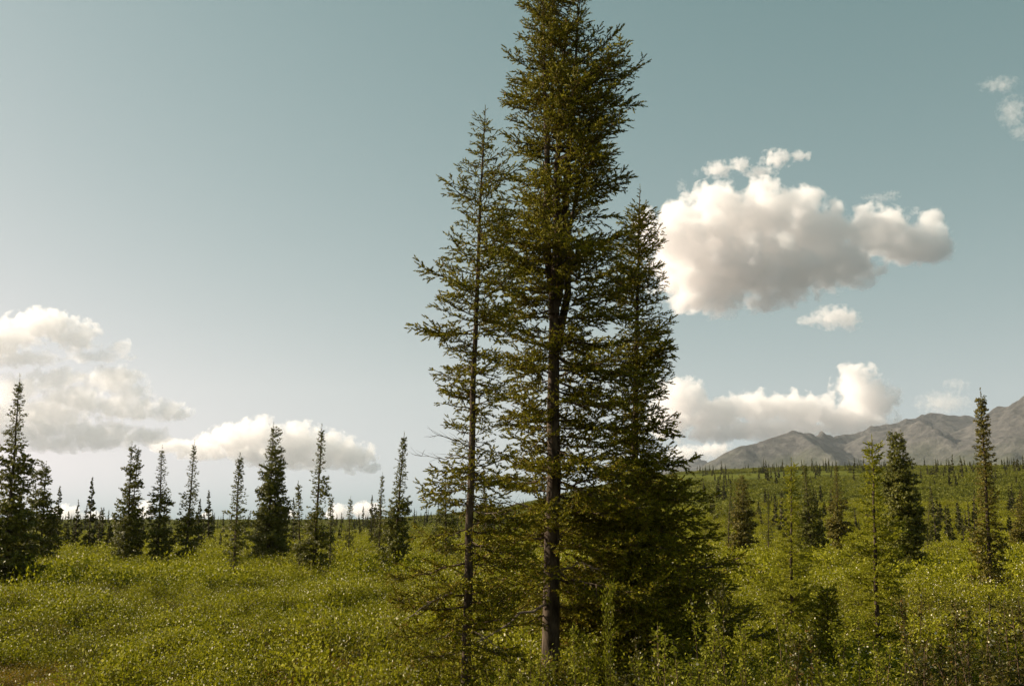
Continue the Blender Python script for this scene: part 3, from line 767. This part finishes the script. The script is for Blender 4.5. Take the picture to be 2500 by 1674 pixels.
p, s = cover(13500, 9, 48, .4, 1.75, 301, lambda x, y: ((y > near_edge(x, y)) | (vnoise(x * 2.3, y * 2.3, 0, 72) > .5)) & (vnoise(x / 1.5, y / 1.5, 0, 63) > -.42))
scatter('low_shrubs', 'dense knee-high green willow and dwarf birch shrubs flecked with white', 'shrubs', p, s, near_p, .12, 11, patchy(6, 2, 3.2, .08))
p, s = cover(3600, 9, 26, .7, 1.3, 302, lambda x, y: y < near_edge(x, y) + .8)
scatter('rusty_ground_shrubs', 'ankle-high orange and rust-tinted dwarf birch along the near edge', 'shrubs', p, s, red_p, .15, 12)
p, s = cover(25000, 46, 235, .5, 1.7, 303, lambda x, y: vnoise(x / 3, y / 3, 0, 64) > -.6, pw=1.25)
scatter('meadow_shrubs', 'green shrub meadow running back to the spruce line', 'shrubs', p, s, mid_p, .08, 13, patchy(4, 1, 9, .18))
rg = np.random.default_rng(304)
x, y = sector(42000, 200, 780, 1000, 2850, rg=rg); x2, y2 = sector(14000, 200, 950, -300, 1100, rg=rg); x, y = np.concatenate([x, x2]), np.concatenate([y, y2])
k = fbm(x / 60, y / 30, 0, 4, 65) > -.12; x, y = x[k], y[k]
s = rg.uniform(.6, 1.5, len(x)) * (1 + .5 * fbm(x / 40, y / 40, 0, 3, 66))
scatter('hillside_shrubs', 'shrubs clothing the green hillside', 'shrubs', np.stack([x, y, gz(x, y) - .1], -1), np.stack([s, s, s * .8], -1), far_p, .1, 14)

# ---- tall willows of the near right, one object each
def plume_proto(name, seed, rad_, nstem, per, leaf, mats):
    """a willow of separate upright wands, each thickly set with leaves"""
    rg = np.random.default_rng(seed); mb = MB()
    for i in range(nstem):
        a = rg.uniform(0, 6.28); rr = rad_ * math.sqrt(rg.uniform(0, 1)); hh = 1.8 * (1 - .35 * (rr / rad_) ** 2) * rg.uniform(.5, 1.06)
        if i == 0: hh, rr = 1.8, rr * .3
        p0 = np.array([math.cos(a), math.sin(a), 0]) * rr * .45; p1 = np.array([math.cos(a) * rr, math.sin(a) * rr, hh]) + [*rg.normal(0, .06, 2), 0]
        pm = (p0 + p1) * .5 + [*rg.normal(0, .07, 2), 0]
        t = np.linspace(0, 1, 6)[:, None]; ax = (1 - t) ** 2 * p0 + 2 * t * (1 - t) * pm + t ** 2 * p1
        mb.tube(ax, np.linspace(.009, .002, 6), 4, 1, cap=False)
        nt = 9                                         # short side shoots
        for k in range(nt):
            f = rg.uniform(.18, .96); b = (1 - f) ** 2 * p0 + 2 * f * (1 - f) * pm + f ** 2 * p1
            d = rg.normal(size=3) * [1, 1, .3] + [0, 0, .9]; d /= np.linalg.norm(d); L = rg.uniform(.10, .30) * (1.25 - f)
            mb.tube([b, b + d * L * .5, b + d * L], [.004, .003, .001], 3, 1, cap=False)
            n_ = int(per / nt * .6); q = b + d * (rg.uniform(.1, 1.05, n_) * L)[:, None] + rg.normal(0, .018, (n_, 3))
            V, T = leaf_tris(rg, q, leaf, .5, .5); mb.add(V, T, 0)
        n_ = int(per * .55); f = 1 - rg.uniform(0, 1, n_) ** 1.2 * .8
        q = ((1 - f) ** 2)[:, None] * p0 + (2 * f * (1 - f))[:, None] * pm + (f ** 2)[:, None] * p1 + rg.normal(0, 1, (n_, 3)) * (.022 + .035 * (1 - f))[:, None]
        V, T = leaf_tris(rg, q, leaf, .5, .5); mb.add(V, T, 0)
        m_ = rg.poisson(2.2); f = rg.uniform(.6, 1.0, m_)
        q = ((1 - f) ** 2)[:, None] * p0 + (2 * f * (1 - f))[:, None] * pm + (f ** 2)[:, None] * p1 + rg.normal(0, .035, (m_, 3)) + [0, 0, .02]
        if m_: V, T = leaf_tris(rg, q, .026, .9); mb.add(V, T, 2)
    return mb.data(name, mats)
W_P = [plume_proto('tall_willow', 400 + k, r_, ns, per, .036, [M['leaf_near'], M['willow_wood'], M['catkin']]) for k, (r_, ns, per) in enumerate([(.5, 16, 330), (.7, 24, 330), (.14, 3, 420), (.6, 20, 330)])]
WILLOWS = [   # u, top v, Y, radius factor, label
    (1482, 1452, 12.2, .55, 'lone upright willow wand rising in front of the dark skirt of the spruce'),
    (1330, 1600, 12.6, 1.2, 'leafy willow bush at the foot of the thick central trunk'),
    (1425, 1560, 12.0, 1.0, 'willow bush directly below the lone upright wand'),
    (1560, 1590, 12.4, 1.2, 'bushy willow below the darkest part of the spruce skirt'),
    (1225, 1640, 13.0, 1.1, 'low willow between the two central trunks at the frame bottom'),
    (1690, 1500, 12.6, 1.1, 'tall willow overlapping the outermost skirt tips of the dark spruce'),
    (1745, 1455, 13.4, 1.0, 'tall willow just outside the dark spruce skirt, sunlit crown'),
    (1640, 1570, 11.6, 1.1, 'dense willow with many white flecks below the spruce skirt'),
    (1810, 1540, 12.2, 1.2, 'white-flecked willow between the dark spruce and the lime spruce'),
    (1880, 1520, 13.2, 1.1, 'willow at the foot of the thin yellow-green young spruce'),
    (1950, 1560, 11.6, 1.3, 'broad willow in front of the dark spruce sapling'),
    (2060, 1545, 12.6, 1.2, 'willow left beside the pale trunk of the brightest young spruce'),
    (2150, 1590, 11.5, 1.3, 'willow hiding the foot of the brightest young spruce'),
    (2250, 1480, 13.6, 1.1, 'tall dark willow right of the brightest young spruce'),
    (2330, 1510, 12.4, 1.2, 'willow thicket left in front of the reddish spire spruce'),
    (2400, 1500, 13.2, 1.2, 'willow directly in front of the reddish spire spruce'),
    (2480, 1490, 12.4, 1.3, 'tall willow cut by the frame edge near the reddish spire spruce'),
    (2290, 1600, 11.2, 1.2, 'low willow in the darkest bottom corner thicket'),
    (2430, 1610, 11.0, 1.2, 'lowest willow in the bottom corner of the frame'),
    (1740, 1640, 11.0, 1.2, 'lowest willow left of the bottom corner thicket, full of white flecks'),
]
WPARTS, SHADE_COPY = [], {}
for src in W_P:
    # split the proto once into leaves, stems and pale flecks
    n = len(src.polygons); mi = np.empty(n, np.int32); src.polygons.foreach_get('material_index', mi)
    T = np.empty(n * 3, np.int32); src.loops.foreach_get('vertex_index', T); T = T.reshape(-1, 3)
    V = np.empty(len(src.vertices) * 3, np.float32); src.vertices.foreach_get('co', V); V = V.reshape(-1, 3)
    parts = []
    for m_, nm, mt in ((0, 'leaves', M['leaf_near']), (1, 'stems', M['willow_wood']), (2, 'flecks', M['catkin'])):
        t = T[mi == m_]; us = np.unique(t); rm = np.zeros(len(V), int); rm[us] = np.arange(len(us))
        parts.append((nm, mesh_data(nm, V[us], rm[t], [mt])))
    WPARTS.append(parts)
for k, (u, v, Y, rf, lab) in enumerate(WILLOWS):
    top = P(u, v, Y); z0 = float(gz(top[0], Y)) - .05; h = top[2] - z0
    
    root = bpy.data.objects.new('willow_shrub', None); C.objects.link(root); root.location = (top[0], Y, z0)
    root.rotation_euler = (0, 0, random.uniform(0, 6.28)); hs_ = h * 1.07 / 1.8; root.scale = (rf * 1.1 * (.5 + .5 * hs_), rf * 1.1 * (.5 + .5 * hs_), hs_)
    tag(root, lab, 'shrub', 'tall willows of the near right')
    for nm, me in WPARTS[2 if k == 0 else k % 4 if k > 3 else k]: obj(nm, me, root)
    if u > 2190 or k in (3, 6, 10):                      # thicket shade put into the leaf colour of these bushes
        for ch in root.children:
            if ch.name.startswith('leaves'): ch.data = SHADE_COPY.setdefault(ch.data.name, ch.data.copy()); ch.data.materials[0] = M['leaf_shade']

# ------------------------------------------------------------------ clouds (closed meshes filled with scattering droplets)
def ico(n):
    import bmesh
    bm = bmesh.new(); bmesh.ops.create_icosphere(bm, subdivisions=n, radius=1)
    r = (np.array([v.co[:] for v in bm.verts]), np.array([[v.index for v in f.verts] for f in bm.faces])); bm.free(); return r
KIND = {'thick': (.0062, .30, 1.5), 'mid': (.006, .6, 1.7), 'thin': (.0022, .8, 1.9)}    # density, softness, erosion
def cloud_mat(name, cen, ell, kind, bil, seed):
    """droplet density: inside a union of ellipsoids, eaten away by turbulence towards the edge"""
    dens, soft, ero = KIND[kind]
    m, n, l = mat(name)
    g = n.new('ShaderNodeNewGeometry')
    rel = n.new('ShaderNodeVectorMath'); rel.operation = 'SUBTRACT'; rel.inputs[1].default_value = cen; l.new(g.outputs['Position'], rel.inputs[0])
    def noise(sc, det, rough):
        t = n.new('ShaderNodeTexNoise'); t.inputs['Scale'].default_value = sc; t.inputs['Detail'].default_value = det
        t.inputs['Roughness'].default_value = rough; t.noise_dimensions = '3D'; l.new(rel.outputs[0], t.inputs['Vector']); return t
    nz = noise(1 / bil, 5.0, .58)
    last = None
    for (c, r) in ell:
        ma = n.new('ShaderNodeVectorMath'); ma.operation = 'MULTIPLY_ADD'; l.new(rel.outputs[0], ma.inputs[0])
        ma.inputs[1].default_value = [1 / q for q in r]; ma.inputs[2].default_value = [-a / b for a, b in zip(c, r)]
        ln = n.new('ShaderNodeVectorMath'); ln.operation = 'LENGTH'; l.new(ma.outputs[0], ln.inputs[0])
        if last is None: last = ln.outputs['Value']
        else:
            mn = n.new('ShaderNodeMath'); mn.operation = 'SMOOTH_MIN'; mn.inputs[2].default_value = .12
            l.new(last, mn.inputs[0]); l.new(ln.outputs['Value'], mn.inputs[1]); last = mn.outputs[0]
    # field = (1 - d) + erosion * (noise - .55)
    a = n.new('ShaderNodeMath'); a.operation = 'MULTIPLY_ADD'; l.new(nz.outputs[0], a.inputs[0]); a.inputs[1].default_value = ero * 2.0; a.inputs[2].default_value = 1.02 - ero * .98
    b = n.new('ShaderNodeMath'); b.operation = 'SUBTRACT'; l.new(a.outputs[0], b.inputs[0]); l.new(last, b.inputs[1])
    mr = n.new('ShaderNodeMapRange'); mr.interpolation_type = 'SMOOTHSTEP'
    mr.inputs[1].default_value = 0; mr.inputs[2].default_value = soft; mr.inputs[3].default_value = 0; mr.inputs[4].default_value = dens
    l.new(b.outputs[0], mr.inputs[0])
    v = n.new('ShaderNodeVolumePrincipled'); l.new(mr.outputs[0], v.inputs['Density'])
    v.inputs['Color'].default_value = (1, .982, .974, 1); v.inputs['Anisotropy'].default_value = .25
    o = n.new('ShaderNodeOutputMaterial'); l.new(v.outputs[0], o.inputs['Volume'])
    m.cycles.volume_step_rate = VSTEP
    return m
VSTEP = 0.25

def cloud(name, label, Y, blobs, kind, seed, vox=38, rough=1.0, squash=.8, flat=None, group='cumulus clouds'):
    rg = np.random.default_rng(seed); mb = MB(); iv, it = ico(3)
    cen = P(np.mean([b[0] for b in blobs]), np.mean([b[1] for b in blobs]), Y)
    ell = []
    for (u, v, ru, rv) in blobs:
        c = P(u, v, Y) - cen; sx = ru / F * Y; sz = rv / F * Y
        sy = min(sx, sz * 2.0) * squash
        c = c + [0, rg.uniform(-.3, .3) * sy, 0]
        ell.append((c, (sx * 1.12, sy * 1.1, sz * 1.12)))
        mb.add(iv * [sx * 1.5, sy * 1.45, sz * 1.5] + c, it)
    me = mb.data(name, [])
    tmp = bpy.data.objects.new('tmp', me); C.objects.link(tmp)
    rm = tmp.modifiers.new('r', 'REMESH'); rm.mode = 'VOXEL'; rm.voxel_size = max(vox * 2, 60)
    dg = bpy.context.evaluated_depsgraph_get(); m2 = bpy.data.meshes.new_from_object(tmp.evaluated_get(dg))
    bpy.data.objects.remove(tmp); bpy.data.meshes.remove(me)
    bil = np.median([min(e[1]) for e in ell]) * .75
    m2.materials.clear(); m2.materials.append(cloud_mat('cloud_droplets', cen, ell, kind, bil, seed)); m2.name = name
    o = obj(name, m2, None, cen); tag(o, label, 'cloud', group); return o
def c6(*r): return [(a / 1.742 + 1500, b / 1.742 + 300, c / 1.742, d / 1.742) for a, b, c, d in r]
def c7(*r): return [(a / 2.342, b / 2.342 + 700, c / 2.342, d / 2.342) for a, b, c, d in r]
cloud('cloud', 'large pinkish-white cumulus floating right of the tall spruces', 13500,
      c6((270, 480, 150, 125), (350, 620, 170, 140), (450, 410, 150, 125), (500, 600, 210, 160), (640, 410, 160, 130), (680, 600, 220, 150), (800, 375, 105, 100),
         (850, 500, 170, 140), (930, 600, 170, 95), (1080, 455, 110, 90), (1200, 480, 140, 100), (1330, 505, 105, 85), (350, 740, 110, 80), (1350, 400, 50, 45)), 'thick', 1, vox=30, rough=.8)
cloud('cloud', 'thin torn wisps just above the large pinkish cumulus', 14500, c6((440, 200, 55, 35), (535, 180, 45, 32), (690, 150, 60, 38), (780, 145, 50, 22), (620, 210, 60, 25)), 'mid', 2, 40, .9)
cloud('cloud', 'small ragged cloud below the large pinkish cumulus', 11200, c6((930, 830, 90, 42), (830, 842, 60, 18), (1000, 840, 45, 38)), 'mid', 3, 36, .9)
cloud('cloud', 'long bank of cumulus heads behind the mountain slope', 17000,
      c6((280, 1180, 100, 85), (240, 1270, 90, 70), (420, 1245, 110, 75), (475, 1210, 75, 50), (620, 1215, 110, 65), (750, 1215, 100, 65), (860, 1230, 110, 60), (1030, 1130, 85, 90),
         (1090, 1180, 110, 75), (1000, 1270, 150, 60), (700, 1300, 250, 45), (450, 1320, 130, 35)), 'thick', 4, vox=36, rough=.9)
cloud('cloud', 'small cloud low over the first mountain slope', 19000, c6((320, 1410, 120, 35), (430, 1390, 70, 32)), 'mid', 5, 50, .9)
cloud('cloud', 'faint pink cloud above the mountain summit', 17500, c6((1400, 1190, 100, 42), (1450, 1110, 55, 20)), 'thin', 6, 50, 1.0)
cloud('cloud', 'faint streak of cloud right above the big cumulus lobe', 15000, c6((1130, 318, 75, 16), (1180, 300, 40, 12)), 'thin', 16, 36, .9)
cloud('cloud', 'tiny torn shred of cloud left above the large cumulus', 14500, c6((285, 270, 22, 32), (345, 215, 16, 22)), 'thin', 17, 36, .9)
cloud('cloud', 'wispy cloud at the top corner of the sky', 12500, [(2440, 205, 45, 16), (2475, 270, 32, 40), (2490, 320, 22, 20)], 'thin', 7, 36, .8)
cloud('cloud', 'uppermost white cloud at the left frame edge', 13500,
      c7((250, 220, 180, 80), (430, 280, 110, 85), (90, 280, 150, 65), (685, 340, 50, 52), (550, 400, 180, 30), (130, 415, 200, 42), (-100, 330, 200, 120)), 'thick', 8, 28, .9, squash=.6)
cloud('cloud', 'biggest grey-bellied cloud over the dark spruce at the frame edge', 13500,
      c7((80, 580, 130, 75), (330, 530, 150, 60), (640, 530, 150, 75), (400, 640, 200, 80), (750, 600, 100, 50), (700, 680, 200, 70), (960, 710, 120, 52), (250, 730, 250, 85),
         (200, 840, 260, 70), (550, 850, 280, 75), (350, 900, 300, 45), (850, 860, 120, 55), (-200, 740, 260, 150)), 'thick', 9, 60, .9, squash=.55)
cloud('cloud', 'long low cloud behind the row of slim spruces', 15000,
      c7((1150, 930, 180, 50), (1000, 910, 120, 40), (1330, 880, 150, 80), (1480, 845, 120, 85), (1700, 880, 140, 90), (1600, 950, 250, 70), (1900, 930, 130, 85), (2020, 970, 110, 75),
         (2100, 1035, 75, 28), (1800, 1000, 250, 45)), 'thick', 10, 56, .9)
cloud('cloud', 'white puffs on the horizon left of the double-topped spruces', 26000, c7((380, 1300, 75, 45), (290, 1325, 70, 30), (540, 1320, 55, 30), (440, 1335, 120, 20)), 'thick', 11, 60, .8)
cloud('cloud', 'white puff on the horizon behind the slim skirted spruce', 26000, c7((835, 1250, 38, 25), (810, 1300, 60, 35), (640, 1335, 40, 15)), 'thick', 12, 60, .8)
cloud('cloud', 'white puffs on the horizon either side of the ragged spruce', 26000, c7((1660, 1300, 45, 22), (1930, 1290, 60, 45), (2090, 1275, 80, 40), (1180, 1305, 35, 16)), 'thick', 13, 60, .8)

# ------------------------------------------------------------------ haze
bx0, bx1, by0, by1, bz0, bz1 = -9300, 9300, -9300, 9300, -60, 1250
V = [(x, y, z) for x in (bx0, bx1) for y in (by0, by1) for z in (bz0, bz1)]
Q = [(0, 1, 3, 2), (4, 6, 7, 5), (0, 4, 5, 1), (2, 3, 7, 6), (0, 2, 6, 4), (1, 5, 7, 3)]
hm, n, l = mat('air_haze')
hv = n.new('ShaderNodeVolumePrincipled'); hv.inputs['Density'].default_value = .000030
hv.inputs['Color'].default_value = (.86, .92, 1, 1); hv.inputs['Anisotropy'].default_value = .2
ho = n.new('ShaderNodeOutputMaterial'); l.new(hv.outputs[0], ho.inputs['Volume'])
tag(obj('haze', mesh_data('haze', V, Q, [hm])), 'thin pale air between the meadow and the mountains', kind='stuff')
